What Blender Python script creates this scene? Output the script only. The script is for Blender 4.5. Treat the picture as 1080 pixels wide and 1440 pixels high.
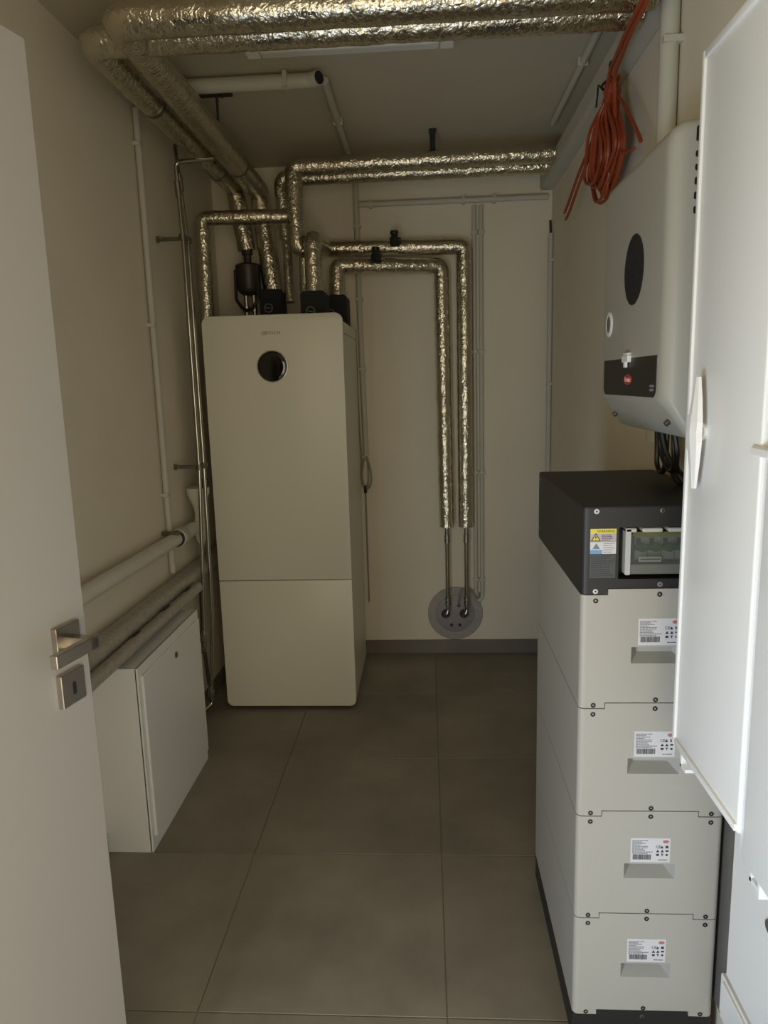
import bpy, bmesh, math, random
from mathutils import Vector, Matrix, noise

random.seed(7)
scene = bpy.context.scene
for o in list(bpy.data.objects):
    bpy.data.objects.remove(o, do_unlink=True)
COL = scene.collection
V = Vector

# ---------------------------------------------------------------- camera
CAM_H = 1.4789
PITCH, YAW, ROLL, FOCAL = 0.1761, 0.0617, -0.028, 1023.47
cam_data = bpy.data.cameras.new('camera')
cam = bpy.data.objects.new('camera', cam_data)
COL.objects.link(cam)
fw = V((-math.sin(YAW), math.cos(YAW), 0)); rt = V((math.cos(YAW), math.sin(YAW), 0)); up = V((0, 0, 1))
d3 = fw * math.cos(PITCH) - up * math.sin(PITCH)
u2 = up * math.cos(PITCH) + fw * math.sin(PITCH)
r3 = rt * math.cos(ROLL) + u2 * math.sin(ROLL)
u3 = u2 * math.cos(ROLL) - rt * math.sin(ROLL)
mw = Matrix(((r3.x, u3.x, -d3.x, 0), (r3.y, u3.y, -d3.y, 0), (r3.z, u3.z, -d3.z, CAM_H), (0, 0, 0, 1)))
cam.matrix_world = mw
cam_data.sensor_fit = 'VERTICAL'
cam_data.sensor_height = 36.0
cam_data.lens = FOCAL * 36.0 / 1440.0
cam_data.clip_start = 0.02
scene.camera = cam

# ---------------------------------------------------------------- world, lights, exposure
world = bpy.data.worlds.new('hall_daylight'); scene.world = world  # dim warm ambient light assumed for the unseen hall
world.use_nodes = True
bg = world.node_tree.nodes['Background']
bg.inputs['Color'].default_value = (1.0, 0.93, 0.74, 1)
bg.inputs['Strength'].default_value = 0.10


def area_light(name, loc, target, sx, sy, power, color):
    ld = bpy.data.lights.new(name, 'AREA'); ld.shape = 'RECTANGLE'
    ld.size = sx; ld.size_y = sy; ld.energy = power; ld.color = color
    lo = bpy.data.objects.new(name, ld); COL.objects.link(lo)
    lo.location = loc
    lo.rotation_euler = (V(target) - V(loc)).to_track_quat('-Z', 'Y').to_euler()
    return lo


# lights added for an assumed bright hall behind the viewer: cool light from the left, warmer light from behind and above
area_light('added_hall_cool', (-0.90, -0.34, 0.36), (0.45, 0.36, 0.45), 0.7, 0.60, 42.0, (0.52, 0.72, 1.0))  # added cool light that brightens the right cabinets from low left; source assumed
area_light('hall_fill_upper', (-0.90, -0.34, 1.20), (0.45, 0.36, 1.20), 0.7, 0.95, 22.0, (1.0, 0.88, 0.62))  # added warm fill for the upper cabinet faces, not a window
area_light('assumed_hall_warm', (0.55, -1.05, 1.25), (-0.55, 2.0, 1.15), 1.7, 2.1, 42.0, (1.0, 0.86, 0.615))  # added warm light from behind right, its source in the hall assumed

scene.view_settings.view_transform = 'Standard'
scene.view_settings.look = 'None'
scene.view_settings.exposure = -0.10
scene.view_settings.gamma = 1.0
scene.view_settings.use_curve_mapping = False

# ---------------------------------------------------------------- materials
MATS = {}


def mat(name, color, rough=0.5, metal=0.0, noise_amt=0.0, noise_scale=8.0, bump=0.0, bump_scale=60.0, spec=0.5,
        detail=4.0, coat=0.0):
    m = bpy.data.materials.new(name); m.use_nodes = True
    nt = m.node_tree; b = nt.nodes['Principled BSDF']
    b.inputs['Roughness'].default_value = rough
    b.inputs['Metallic'].default_value = metal
    b.inputs['Specular IOR Level'].default_value = spec
    b.inputs['Coat Weight'].default_value = coat
    tc = nt.nodes.new('ShaderNodeTexCoord')
    n = nt.nodes.new('ShaderNodeTexNoise'); n.inputs['Scale'].default_value = noise_scale; n.inputs['Detail'].default_value = detail
    nt.links.new(tc.outputs['Object'], n.inputs['Vector'])
    r = nt.nodes.new('ShaderNodeValToRGB')
    r.color_ramp.elements[0].position = 0.3; r.color_ramp.elements[1].position = 0.7
    c0 = [max(0, v * (1 - noise_amt)) for v in color]; c1 = [min(1, v * (1 + noise_amt)) for v in color]
    r.color_ramp.elements[0].color = (*c0, 1); r.color_ramp.elements[1].color = (*c1, 1)
    nt.links.new(n.outputs['Fac'], r.inputs['Fac'])
    nt.links.new(r.outputs['Color'], b.inputs['Base Color'])
    if bump > 0:
        n2 = nt.nodes.new('ShaderNodeTexNoise'); n2.inputs['Scale'].default_value = bump_scale; n2.inputs['Detail'].default_value = 3
        nt.links.new(tc.outputs['Object'], n2.inputs['Vector'])
        bp = nt.nodes.new('ShaderNodeBump'); bp.inputs['Strength'].default_value = bump; bp.inputs['Distance'].default_value = 0.002
        nt.links.new(n2.outputs['Fac'], bp.inputs['Height'])
        nt.links.new(bp.outputs['Normal'], b.inputs['Normal'])
    MATS[name] = m
    return m


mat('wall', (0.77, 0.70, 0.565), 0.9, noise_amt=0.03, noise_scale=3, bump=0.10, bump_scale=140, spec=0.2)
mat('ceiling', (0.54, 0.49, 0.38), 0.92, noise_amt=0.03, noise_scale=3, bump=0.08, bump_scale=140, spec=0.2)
mat('grout', (0.34, 0.31, 0.26), 0.9, noise_amt=0.1, noise_scale=30)
mat('skirting', (0.19, 0.17, 0.14), 0.55, noise_amt=0.12, noise_scale=6, bump=0.05, spec=0.3)
mat('white_sheet', (0.85, 0.845, 0.825), 0.33, noise_amt=0.01, noise_scale=2)
mat('pump_white', (0.76, 0.73, 0.61), 0.36, noise_amt=0.01, noise_scale=2)
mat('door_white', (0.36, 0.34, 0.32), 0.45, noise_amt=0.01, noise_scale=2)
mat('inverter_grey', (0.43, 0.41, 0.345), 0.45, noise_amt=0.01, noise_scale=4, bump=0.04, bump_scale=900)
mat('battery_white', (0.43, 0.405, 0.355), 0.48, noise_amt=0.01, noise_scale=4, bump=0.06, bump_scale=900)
mat('battery_dark', (0.021, 0.0198, 0.0188), 0.5, noise_amt=0.05, noise_scale=5, bump=0.05, bump_scale=900)
mat('recess_grey', (0.38, 0.375, 0.345), 0.55)
mat('black_plastic', (0.012, 0.012, 0.012), 0.45)
mat('black_foam', (0.010, 0.010, 0.011), 0.75)
mat('black_glass', (0.004, 0.004, 0.005), 0.06, coat=0.5)
mat('dark_print', (0.03, 0.03, 0.035), 0.6)
mat('grey_print', (0.22, 0.22, 0.24), 0.6)
mat('sticker_white', (0.66, 0.645, 0.655), 0.45)
mat('sticker_grey', (0.075, 0.076, 0.078), 0.45)
mat('sticker_yellow', (0.72, 0.62, 0.08), 0.45)
mat('sticker_blue', (0.16, 0.33, 0.56), 0.45)
mat('sticker_mauve', (0.50, 0.42, 0.46), 0.45)
mat('logo_red', (0.55, 0.035, 0.02), 0.45)
mat('oval_red', (0.50, 0.16, 0.15), 0.45)
mat('logo_white', (0.85, 0.72, 0.66), 0.45)
mat('pvc_white', (0.66, 0.63, 0.55), 0.45, noise_amt=0.03, noise_scale=9)
mat('conduit', (0.55, 0.525, 0.44), 0.55, noise_amt=0.03, noise_scale=9)
mat('cable_grey', (0.30, 0.27, 0.22), 0.6)
mat('chrome', (0.40, 0.375, 0.325), 0.17, 1.0, noise_amt=0.05, noise_scale=20)
mat('steel_dull', (0.36, 0.34, 0.30), 0.35, 1.0, noise_amt=0.1, noise_scale=20)
mat('zinc', (0.20, 0.185, 0.15), 0.45, 0.9, noise_amt=0.1, noise_scale=30)
mat('satin_steel', (0.46, 0.41, 0.345), 0.30, 1.0, noise_amt=0.04, noise_scale=60)
mat('bronze_dark', (0.055, 0.045, 0.036), 0.45, 0.4)
mat('brass', (0.45, 0.36, 0.18), 0.3, 1.0)
mat('orange_cable', (0.31, 0.055, 0.016), 0.5, noise_amt=0.08, noise_scale=15)
mat('green_plastic', (0.008, 0.085, 0.028), 0.45)
mat('olive_strip', (0.30, 0.27, 0.04), 0.5)
mat('smoky_grey', (0.15, 0.15, 0.135), 0.3)
mat('breaker_grey', (0.40, 0.40, 0.36), 0.5)
mat('window_frame', (0.50, 0.50, 0.46), 0.4)
mat('flange_grey', (0.36, 0.335, 0.305), 0.55, noise_amt=0.12, noise_scale=14)
mat('flange_inner', (0.32, 0.29, 0.29), 0.5, noise_amt=0.10, noise_scale=14)
mat('lamp_diffuser', (0.72, 0.72, 0.68), 0.35)


def foil_mat(name, base, rough):
    m = bpy.data.materials.new(name); m.use_nodes = True
    nt = m.node_tree; b = nt.nodes['Principled BSDF']
    b.inputs['Metallic'].default_value = 1.0
    tc = nt.nodes.new('ShaderNodeTexCoord')
    n = nt.nodes.new('ShaderNodeTexNoise'); n.inputs['Scale'].default_value = 22; n.inputs['Detail'].default_value = 5
    nt.links.new(tc.outputs['Object'], n.inputs['Vector'])
    mr = nt.nodes.new('ShaderNodeMapRange'); mr.inputs['To Min'].default_value = rough - 0.08; mr.inputs['To Max'].default_value = rough + 0.10
    nt.links.new(n.outputs['Fac'], mr.inputs['Value']); nt.links.new(mr.outputs['Result'], b.inputs['Roughness'])
    r = nt.nodes.new('ShaderNodeValToRGB')
    r.color_ramp.elements[0].color = (*[v * 0.82 for v in base], 1); r.color_ramp.elements[1].color = (*base, 1)
    nt.links.new(n.outputs['Fac'], r.inputs['Fac']); nt.links.new(r.outputs['Color'], b.inputs['Base Color'])
    # crinkles: creases from voronoi edges plus fine noise
    vo = nt.nodes.new('ShaderNodeTexVoronoi'); vo.feature = 'DISTANCE_TO_EDGE'; vo.inputs['Scale'].default_value = 38
    nd = nt.nodes.new('ShaderNodeTexNoise'); nd.inputs['Scale'].default_value = 30
    mx = nt.nodes.new('ShaderNodeVectorMath'); mx.operation = 'MULTIPLY_ADD'
    mx.inputs[1].default_value = (0.05, 0.05, 0.05)
    nt.links.new(tc.outputs['Object'], nd.inputs['Vector'])
    nt.links.new(nd.outputs['Color'], mx.inputs[0]); nt.links.new(tc.outputs['Object'], mx.inputs[2])
    nt.links.new(mx.outputs['Vector'], vo.inputs['Vector'])
    n2 = nt.nodes.new('ShaderNodeTexNoise'); n2.inputs['Scale'].default_value = 95; n2.inputs['Detail'].default_value = 4
    nt.links.new(tc.outputs['Object'], n2.inputs['Vector'])
    add = nt.nodes.new('ShaderNodeMath'); add.operation = 'ADD'
    mu = nt.nodes.new('ShaderNodeMath'); mu.operation = 'MULTIPLY'; mu.inputs[1].default_value = 1.2; mu.use_clamp = True
    nt.links.new(vo.outputs['Distance'], mu.inputs[0])
    nt.links.new(mu.outputs[0], add.inputs[0]); nt.links.new(n2.outputs['Fac'], add.inputs[1])
    bp = nt.nodes.new('ShaderNodeBump'); bp.inputs['Strength'].default_value = 0.66; bp.inputs['Distance'].default_value = 0.0042
    nt.links.new(add.outputs[0], bp.inputs['Height']); nt.links.new(bp.outputs['Normal'], b.inputs['Normal'])
    MATS[name] = m


foil_mat('foil', (0.66, 0.61, 0.49), 0.19)


def jacket_mat():
    m = mat('pipe_jacket', (0.43, 0.405, 0.345), 0.42, 0.25, noise_amt=0.16, noise_scale=70, bump=0.45, bump_scale=110, detail=6)


jacket_mat()


def tile_mat():
    m = bpy.data.materials.new('tile'); m.use_nodes = True
    nt = m.node_tree; b = nt.nodes['Principled BSDF']
    tc = nt.nodes.new('ShaderNodeTexCoord'); ge = nt.nodes.new('ShaderNodeNewGeometry')
    n = nt.nodes.new('ShaderNodeTexNoise'); n.inputs['Scale'].default_value = 2.6; n.inputs['Detail'].default_value = 8; n.inputs['Roughness'].default_value = 0.62
    nt.links.new(ge.outputs['Position'], n.inputs['Vector'])
    r = nt.nodes.new('ShaderNodeValToRGB')
    r.color_ramp.elements[0].position = 0.30; r.color_ramp.elements[1].position = 0.75
    r.color_ramp.elements[0].color = (0.215, 0.190, 0.150, 1); r.color_ramp.elements[1].color = (0.350, 0.315, 0.250, 1)
    nt.links.new(n.outputs['Fac'], r.inputs['Fac'])
    oi = nt.nodes.new('ShaderNodeObjectInfo')
    mr = nt.nodes.new('ShaderNodeMapRange'); mr.inputs['To Min'].default_value = 0.9; mr.inputs['To Max'].default_value = 1.08
    nt.links.new(oi.outputs['Random'], mr.inputs['Value'])
    vm = nt.nodes.new('ShaderNodeVectorMath'); vm.operation = 'SCALE'
    nt.links.new(r.outputs['Color'], vm.inputs[0]); nt.links.new(mr.outputs['Result'], vm.inputs['Scale'])
    nt.links.new(vm.outputs['Vector'], b.inputs['Base Color'])
    b.inputs['Roughness'].default_value = 0.5
    b.inputs['Specular IOR Level'].default_value = 0.35
    n2 = nt.nodes.new('ShaderNodeTexNoise'); n2.inputs['Scale'].default_value = 160; n2.inputs['Detail'].default_value = 3
    nt.links.new(ge.outputs['Position'], n2.inputs['Vector'])
    bp = nt.nodes.new('ShaderNodeBump'); bp.inputs['Strength'].default_value = 0.06; bp.inputs['Distance'].default_value = 0.002
    nt.links.new(n2.outputs['Fac'], bp.inputs['Height']); nt.links.new(bp.outputs['Normal'], b.inputs['Normal'])
    MATS['tile'] = m


tile_mat()


def glass_mat():
    m = bpy.data.materials.new('clear_lid'); m.use_nodes = True
    b = m.node_tree.nodes['Principled BSDF']
    b.inputs['Base Color'].default_value = (0.14, 0.155, 0.13, 1)
    b.inputs['Roughness'].default_value = 0.08
    b.inputs['Alpha'].default_value = 0.34
    MATS['clear_lid'] = m


glass_mat()

# ---------------------------------------------------------------- mesh helpers
WORLD = {}


def thing(name, loc, label=None, cat=None, group=None, kind=None):
    o = bpy.data.objects.new(name, None); COL.objects.link(o)
    o.empty_display_size = 0.05
    o.location = loc; WORLD[o.name] = V(loc)
    tag(o, label, cat, group, kind)
    return o


def tag(o, label=None, cat=None, group=None, kind=None):
    if label: o['label'] = label
    if cat: o['category'] = cat
    if group: o['group'] = group
    if kind: o['kind'] = kind
    return o


def obj(name, bm, material, parent=None, smooth=False, origin=None):
    """link a bmesh built in room coordinates as one object"""
    bmesh.ops.recalc_face_normals(bm, faces=bm.faces)
    xs = [v.co for v in bm.verts]
    if origin is None:
        lo = V((min(c.x for c in xs), min(c.y for c in xs), min(c.z for c in xs)))
        hi = V((max(c.x for c in xs), max(c.y for c in xs), max(c.z for c in xs)))
        origin = V(((lo.x + hi.x) / 2, (lo.y + hi.y) / 2, lo.z))
    bmesh.ops.translate(bm, verts=bm.verts, vec=-origin)
    me = bpy.data.meshes.new(name); bm.to_mesh(me); bm.free()
    me.materials.append(MATS[material])
    if smooth:
        for p in me.polygons: p.use_smooth = True
        me.set_sharp_from_angle(angle=math.radians(38))
    o = bpy.data.objects.new(name, me); COL.objects.link(o)
    WORLD[o.name] = V(origin)
    if parent is not None:
        o.parent = parent
        o.location = V(origin) - WORLD[parent.name]
    else:
        o.location = origin
    return o


def struct(name, bm, material, parent=None, smooth=False, label=None):
    o = obj(name, bm, material, parent, smooth)
    if parent is None:
        o['kind'] = 'structure'
    return o


def box(bm, x0, x1, y0, y1, z0, z1, bev=0.0, seg=2):
    ret = bmesh.ops.create_cube(bm, size=1.0)
    vs = ret['verts']
    for v in vs:
        v.co = V((x0 + (v.co.x + .5) * (x1 - x0), y0 + (v.co.y + .5) * (y1 - y0), z0 + (v.co.z + .5) * (z1 - z0)))
    if bev > 0:
        es = list({e for v in vs for e in v.link_edges})
        bmesh.ops.bevel(bm, geom=es, offset=bev, segments=seg, affect='EDGES', profile=0.5)
    return vs


def B(x0, x1, y0, y1, z0, z1, bev=0.0, seg=2):
    bm = bmesh.new(); box(bm, x0, x1, y0, y1, z0, z1, bev, seg); return bm


def frame_from(d):
    d = d.normalized()
    a = V((0, 0, 1)) if abs(d.z) < 0.9 else V((1, 0, 0))
    u = d.cross(a).normalized(); w = d.cross(u).normalized()
    return u, w


def cyl(bm, p0, p1, r, n=20, r2=None, cap=True):
    p0, p1 = V(p0), V(p1); r2 = r if r2 is None else r2
    u, w = frame_from(p1 - p0)
    a = [bm.verts.new(p0 + (u * math.cos(t) + w * math.sin(t)) * r) for t in [2 * math.pi * i / n for i in range(n)]]
    b = [bm.verts.new(p1 + (u * math.cos(t) + w * math.sin(t)) * r2) for t in [2 * math.pi * i / n for i in range(n)]]
    for i in range(n):
        bm.faces.new((a[i], a[(i + 1) % n], b[(i + 1) % n], b[i]))
    if cap:
        bm.faces.new(list(reversed(a))); bm.faces.new(b)


def C(p0, p1, r, n=20, r2=None):
    bm = bmesh.new(); cyl(bm, p0, p1, r, n, r2); return bm


def lathe(bm, origin, axis, prof, n=28, caps=True):
    """prof: list of (distance along axis, radius)"""
    o = V(origin); ax = V(axis).normalized(); u, w = frame_from(ax)
    rings = []
    for d, r in prof:
        if r < 1e-6:
            rings.append([bm.verts.new(o + ax * d)])
        else:
            rings.append([bm.verts.new(o + ax * d + (u * math.cos(2 * math.pi * i / n) + w * math.sin(2 * math.pi * i / n)) * r) for i in range(n)])
    for a, b in zip(rings[:-1], rings[1:]):
        for i in range(n):
            j = (i + 1) % n
            if len(a) == 1 and len(b) == 1: continue
            if len(a) == 1: bm.faces.new((a[0], b[j], b[i]))
            elif len(b) == 1: bm.faces.new((a[i], a[j], b[0]))
            else: bm.faces.new((a[i], a[j], b[j], b[i]))
    if caps and len(rings[0]) > 1: bm.faces.new(list(reversed(rings[0])))
    if caps and len(rings[-1]) > 1: bm.faces.new(rings[-1])


def L(origin, axis, prof, n=28, caps=True):
    bm = bmesh.new(); lathe(bm, origin, axis, prof, n, caps); return bm


def fillet_path(pts, rad, step=None):
    pts = [V(p) for p in pts]
    out = [pts[0]]
    for i in range(1, len(pts) - 1):
        a, p, b = pts[i - 1], pts[i], pts[i + 1]
        d1 = (a - p).normalized(); d2 = (b - p).normalized()
        ang = d1.angle(d2)
        if ang > math.pi - 0.02:
            out.append(p); continue
        t = min(rad / math.tan(ang / 2), (a - p).length * .49, (b - p).length * .49)
        r = t * math.tan(ang / 2)
        bis = (d1 + d2).normalized(); ctr = p + bis * (r / math.sin(ang / 2))
        s = p + d1 * t - ctr; e = p + d2 * t - ctr
        tot = s.angle(e); n = max(4, int(tot / 0.2))
        axis = s.cross(e).normalized()
        for k in range(n + 1):
            out.append(ctr + Matrix.Rotation(tot * k / n, 3, axis) @ s)
    out.append(pts[-1])
    if step:
        o2 = [out[0]]
        for a, b in zip(out[:-1], out[1:]):
            n = max(1, int((b - a).length / step))
            for k in range(1, n + 1): o2.append(a.lerp(b, k / n))
        out = o2
    res = [out[0]]
    for p in out[1:]:
        if (p - res[-1]).length > 1e-5: res.append(p)
    return res


def smooth_path(pts, sub=6):
    pts = [V(p) for p in pts]
    P = [pts[0] * 2 - pts[1]] + pts + [pts[-1] * 2 - pts[-2]]
    out = []
    for i in range(1, len(P) - 2):
        a, b, c, d = P[i - 1], P[i], P[i + 1], P[i + 2]
        for k in range(sub):
            t = k / sub
            out.append(0.5 * ((2 * b) + (c - a) * t + (2 * a - 5 * b + 4 * c - d) * t * t + (3 * b - a - 3 * c + d) * t ** 3))
    out.append(pts[-1])
    return out


def sweep(bm, path, r, n=12, wrinkle=0.0, seed=0.0, cap=True):
    d = (path[1] - path[0]).normalized(); u, w = frame_from(d)
    rings = []
    for i, p in enumerate(path):
        if i == 0: t = path[1] - path[0]
        elif i == len(path) - 1: t = path[-1] - path[-2]
        else: t = (path[i + 1] - path[i - 1])
        t.normalize()
        q = d.rotation_difference(t); u = q @ u; w = q @ w; d = t
        ring = []
        for k in range(n):
            a = 2 * math.pi * k / n
            dirv = u * math.cos(a) + w * math.sin(a)
            rr = r
            if wrinkle:
                s = (p + dirv * r) * 26 + V((seed, seed * 2, 0))
                s2 = (p + dirv * r) * 70 + V((seed, 0, seed))
                rr += wrinkle * (noise.noise(s) + 0.7 * abs(noise.noise(s2)) * 1.5 - 0.3)
            ring.append(bm.verts.new(p + dirv * rr))
        rings.append(ring)
    for a, b in zip(rings[:-1], rings[1:]):
        for k in range(n):
            bm.faces.new((a[k], a[(k + 1) % n], b[(k + 1) % n], b[k]))
    if cap:
        bm.faces.new(list(reversed(rings[0]))); bm.faces.new(rings[-1])


def tube(pts, r, bend=0.03, n=12):
    bm = bmesh.new(); sweep(bm, fillet_path(pts, bend), r, n); return bm


def foil(pts, r, bend=None, seed=0.0, wr=0.0022):
    bm = bmesh.new()
    sweep(bm, fillet_path(pts, bend or r * 0.70, 0.010), r, 30, wr, seed)
    return bm


def cable(pts, r, n=7, sub=6):
    bm = bmesh.new(); sweep(bm, smooth_path(pts, sub), r, n); return bm


def prism(poly, axis, d0, d1, bev=0.0, seg=2, bm=None):
    """poly: 2-d outline; axis 'x' -> (y,z), 'y' -> (x,z), 'z' -> (x,y)"""
    bm = bm or bmesh.new()

    def P(p, d):
        return {'x': V((d, p[0], p[1])), 'y': V((p[0], d, p[1])), 'z': V((p[0], p[1], d))}[axis]
    a = [bm.verts.new(P(p, d0)) for p in poly]; b = [bm.verts.new(P(p, d1)) for p in poly]
    n = len(poly)
    for i in range(n): bm.faces.new((a[i], a[(i + 1) % n], b[(i + 1) % n], b[i]))
    bm.faces.new(list(reversed(a))); bm.faces.new(b)
    bmesh.ops.recalc_face_normals(bm, faces=bm.faces)
    if bev > 0:
        es = [e for e in bm.edges if len(e.link_faces) == 2 and e.calc_face_angle(0) > 0.6]
        bmesh.ops.bevel(bm, geom=es, offset=bev, segments=seg, affect='EDGES', profile=0.5)
    return bm


def rrect(x0, x1, z0, z1, r, corners=(1, 1, 1, 1), n=6):
    """rounded rectangle outline, corners order: BL BR TR TL"""
    out = []
    for (cx, cz, a0, on, px, pz) in ((x0 + r, z0 + r, 180, corners[0], x0, z0), (x1 - r, z0 + r, 270, corners[1], x1, z0),
                                     (x1 - r, z1 - r, 0, corners[2], x1, z1), (x0 + r, z1 - r, 90, corners[3], x0, z1)):
        if not on: out.append((px, pz)); continue
        for k in range(n + 1):
            a = math.radians(a0 + 90 * k / n); out.append((cx + r * math.cos(a), cz + r * math.sin(a)))
    return out


def text_bm(body, size, ext=0.0003):
    cu = bpy.data.curves.new('t', 'FONT'); cu.body = body; cu.size = size; cu.extrude = ext
    cu.align_x = 'CENTER'; cu.align_y = 'CENTER'; cu.resolution_u = 2
    o = bpy.data.objects.new('t', cu); COL.objects.link(o)
    dg = bpy.context.evaluated_depsgraph_get()
    me = bpy.data.meshes.new_from_object(o.evaluated_get(dg))
    bm = bmesh.new(); bm.from_mesh(me)
    bpy.data.objects.remove(o); bpy.data.curves.remove(cu); bpy.data.meshes.remove(me)
    return bm


def put(bm, origin, right, upv):
    r = V(right).normalized(); u = V(upv).normalized(); nn = r.cross(u)
    m = Matrix(((r.x, u.x, nn.x, origin[0]), (r.y, u.y, nn.y, origin[1]), (r.z, u.z, nn.z, origin[2]), (0, 0, 0, 1)))
    bmesh.ops.transform(bm, matrix=m, verts=bm.verts); return bm


def copy_tree(o, parent=None):
    c = o.copy(); COL.objects.link(c); c.parent = parent
    for ch in list(o.children): copy_tree(ch, c)
    return c


# ---------------------------------------------------------------- room shell
XL, XR, YB, YF, ZC = -1.06, 0.635, 3.8373, 0.13, 2.55
floor = struct('floor', B(XL - .9, XR + .5, -2.2, YB + .1, -0.10, -0.004), 'grout')
GX = [-1.06, -0.576, 0.024, 0.624, 0.635]
GY = [-0.316, 0.284, 0.884, 1.484, 2.084, 2.684, 3.284, YB]
J = 0.0016
for i in range(4):
    for j in range(7):
        x0, x1, y0, y1 = GX[i], GX[i + 1], GY[j], GY[j + 1]
        obj('tile', B(x0 + (J if i else 0), x1 - (J if i < 3 else 0), y0 + J, y1 - J, -0.004, 0.0, 0.0008, 1), 'tile', floor)
struct('wall_left', B(XL - .12, XL, -0.0, YB + .12, -0.004, ZC), 'wall')
struct('wall_right', B(XR, XR + .12, -0.0, YB + .12, -0.004, ZC), 'wall')
struct('wall_back', B(XL, XR, YB, YB + .12, -0.004, ZC), 'wall')
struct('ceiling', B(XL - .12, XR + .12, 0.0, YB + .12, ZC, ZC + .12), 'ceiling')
DX0, DX1, DZ = -0.80, 0.43, 2.10
fwbm = bmesh.new()
box(fwbm, XL, DX0, 0.0, YF, -0.004, ZC); box(fwbm, DX1, XR, 0.0, YF, -0.004, ZC); box(fwbm, DX0, DX1, 0.0, YF, DZ, ZC)
struct('wall_front', fwbm, 'wall')
struct('baseboard_back', B(XL + .012, XR - .012, YB - .010, YB, 0, 0.076, 0.0015, 1), 'skirting')
struct('baseboard_left', B(XL, XL + .010, YF, 2.072, 0, 0.076, 0.0015, 1), 'skirting')
struct('baseboard_left', B(XL, XL + .010, 2.69, YB, 0, 0.076, 0.0015, 1), 'skirting')
struct('baseboard_right', B(XR - .010, XR, 2.02, YB - .012, 0, 0.076, 0.0015, 1), 'skirting')

# open room door (hinged on the left jamb)
DA = math.radians(12.3)
dt = V((math.sin(DA), math.cos(DA), 0)); dn = V((math.cos(DA), -math.sin(DA), 0)); DE = V((-0.573, 1.13, 0))
door = thing('door_1', (DE.x - dt.x * .98, DE.y - dt.y * .98, 0.0), 'white flush room door standing open on the left', 'door', kind='structure')


def D(bm):
    """local door coords: x = along from free edge towards hinge, y = out of the visible face, z = up"""
    m = Matrix(((-dt.x, dn.x, 0, DE.x), (-dt.y, dn.y, 0, DE.y), (0, 0, 1, 0), (0, 0, 0, 1)))
    bmesh.ops.transform(bm, matrix=m, verts=bm.verts); return bm


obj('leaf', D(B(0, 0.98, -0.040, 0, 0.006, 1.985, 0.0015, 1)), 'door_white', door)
rose = obj('handle_rose', D(B(0.026, 0.081, 0, 0.010, 1.060, 1.115, 0.001, 1)), 'satin_steel', door)
lev = bmesh.new()
box(lev, 0.044, 0.063, 0.008, 0.058, 1.0775, 1.0965, 0.001, 1)
box(lev, 0.036, 0.140, 0.045, 0.058, 1.0765, 1.0975, 0.001, 1)
obj('lever_handle', D(lev), 'satin_steel', door)
kp = obj('key_escutcheon', D(B(0.026, 0.081, 0, 0.010, 0.982, 1.037, 0.001, 1)), 'satin_steel', door)
kb = prism(rrect(0.0490, 0.0570, 0.997, 1.019, 0.0038), 'y', 0.0095, 0.0106)
obj('keyhole', D(kb), 'black_plastic', kp)
for z in (0.25, 1.75):
    obj('hinge', D(C((0.983, 0.004, z - .05), (0.983, 0.004, z + .05), 0.008, 12)), 'satin_steel', door, True)

# ---------------------------------------------------------------- heat pump tower
HX0, HX1, HY0, HY1 = -0.945, -0.345, 3.124, 3.735
hp = thing('heat_pump_tower', (-0.645, 3.43, 0), 'tall white heat pump indoor tower with round black dial on its front', 'heat pump')
obj('casing', B(HX0 + .003, HX1 - .003, HY0 + .026, HY1, 0.030, 1.742, 0.004), 'pump_white', hp)
obj('plinth', B(HX0 + .03, HX1 - .03, HY0 + .05, HY1 - .03, 0.0, 0.030), 'black_plastic', hp)
obj('upper_front_panel', prism(rrect(HX0, HX1, 0.6205, 1.773, 0.034, (0, 0, 1, 1), 8), 'y', HY0, HY0 + .022, 0.0025), 'pump_white', hp, True)
obj('lower_front_panel', prism(rrect(HX0, HX1, 0.018, 0.6175, 0.030, (1, 1, 0, 0), 8), 'y', HY0, HY0 + .022, 0.0025), 'pump_white', hp, True)
obj('side_seam', B(HX1 - .0035, HX1 - .0020, HY0 + .05, HY1 - .02, 1.690, 1.693), 'grey_print', hp)
dial = obj('dial_ring', L((-0.650, HY0 + .001, 1.559), (0, -1, 0), [(0, .0665), (.004, .0665), (.005, .0650), (.005, .0620), (.003, .0620)], 48), 'satin_steel', hp, True)
obj('dial_glass', L((-0.650, HY0 + .000, 1.559), (0, -1, 0), [(0, .0630), (.0045, .0630), (.0065, .0600), (.0085, .045), (.0095, .02), (.0097, 0)], 48), 'black_glass', dial, True)
obj('lettering', put(text_bm('BOSCH', 0.0205), (-0.643, HY0 - .0003, 1.698), (1, 0, 0), (0, 0, 1)), 'grey_print', hp)
emb = L((-0.682, HY0 + .0005, 1.698), (0, -1, 0), [(0, .0085), (.001, .0085), (.001, .0068), (.0, .0068)], 24)
box(emb, -0.6845, -0.6835, HY0 - .0006, HY0, 1.693, 1.703); box(emb, -0.6805, -0.6795, HY0 - .0006, HY0, 1.693, 1.703)
box(emb, -0.6845, -0.6795, HY0 - .0006, HY0, 1.6974, 1.6986)
obj('emblem', emb, 'grey_print', hp)

# ---------------------------------------------------------------- foil-insulated pipes
PIPES = 'foil-insulated heating pipes'


def pipe_thing(label, parts, group=PIPES, name='insulated_pipe'):
    p0 = V(parts[0][1][0])
    t = thing(name, p0, label, 'pipe', group)
    for nm, pts, r, m, sd in parts:
        if m == 'foil': obj(nm, foil(pts, r, seed=sd), 'foil', t, True)
        else: obj(nm, tube(pts, r, 0.028, 14), m, t, True)
    return t


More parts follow.
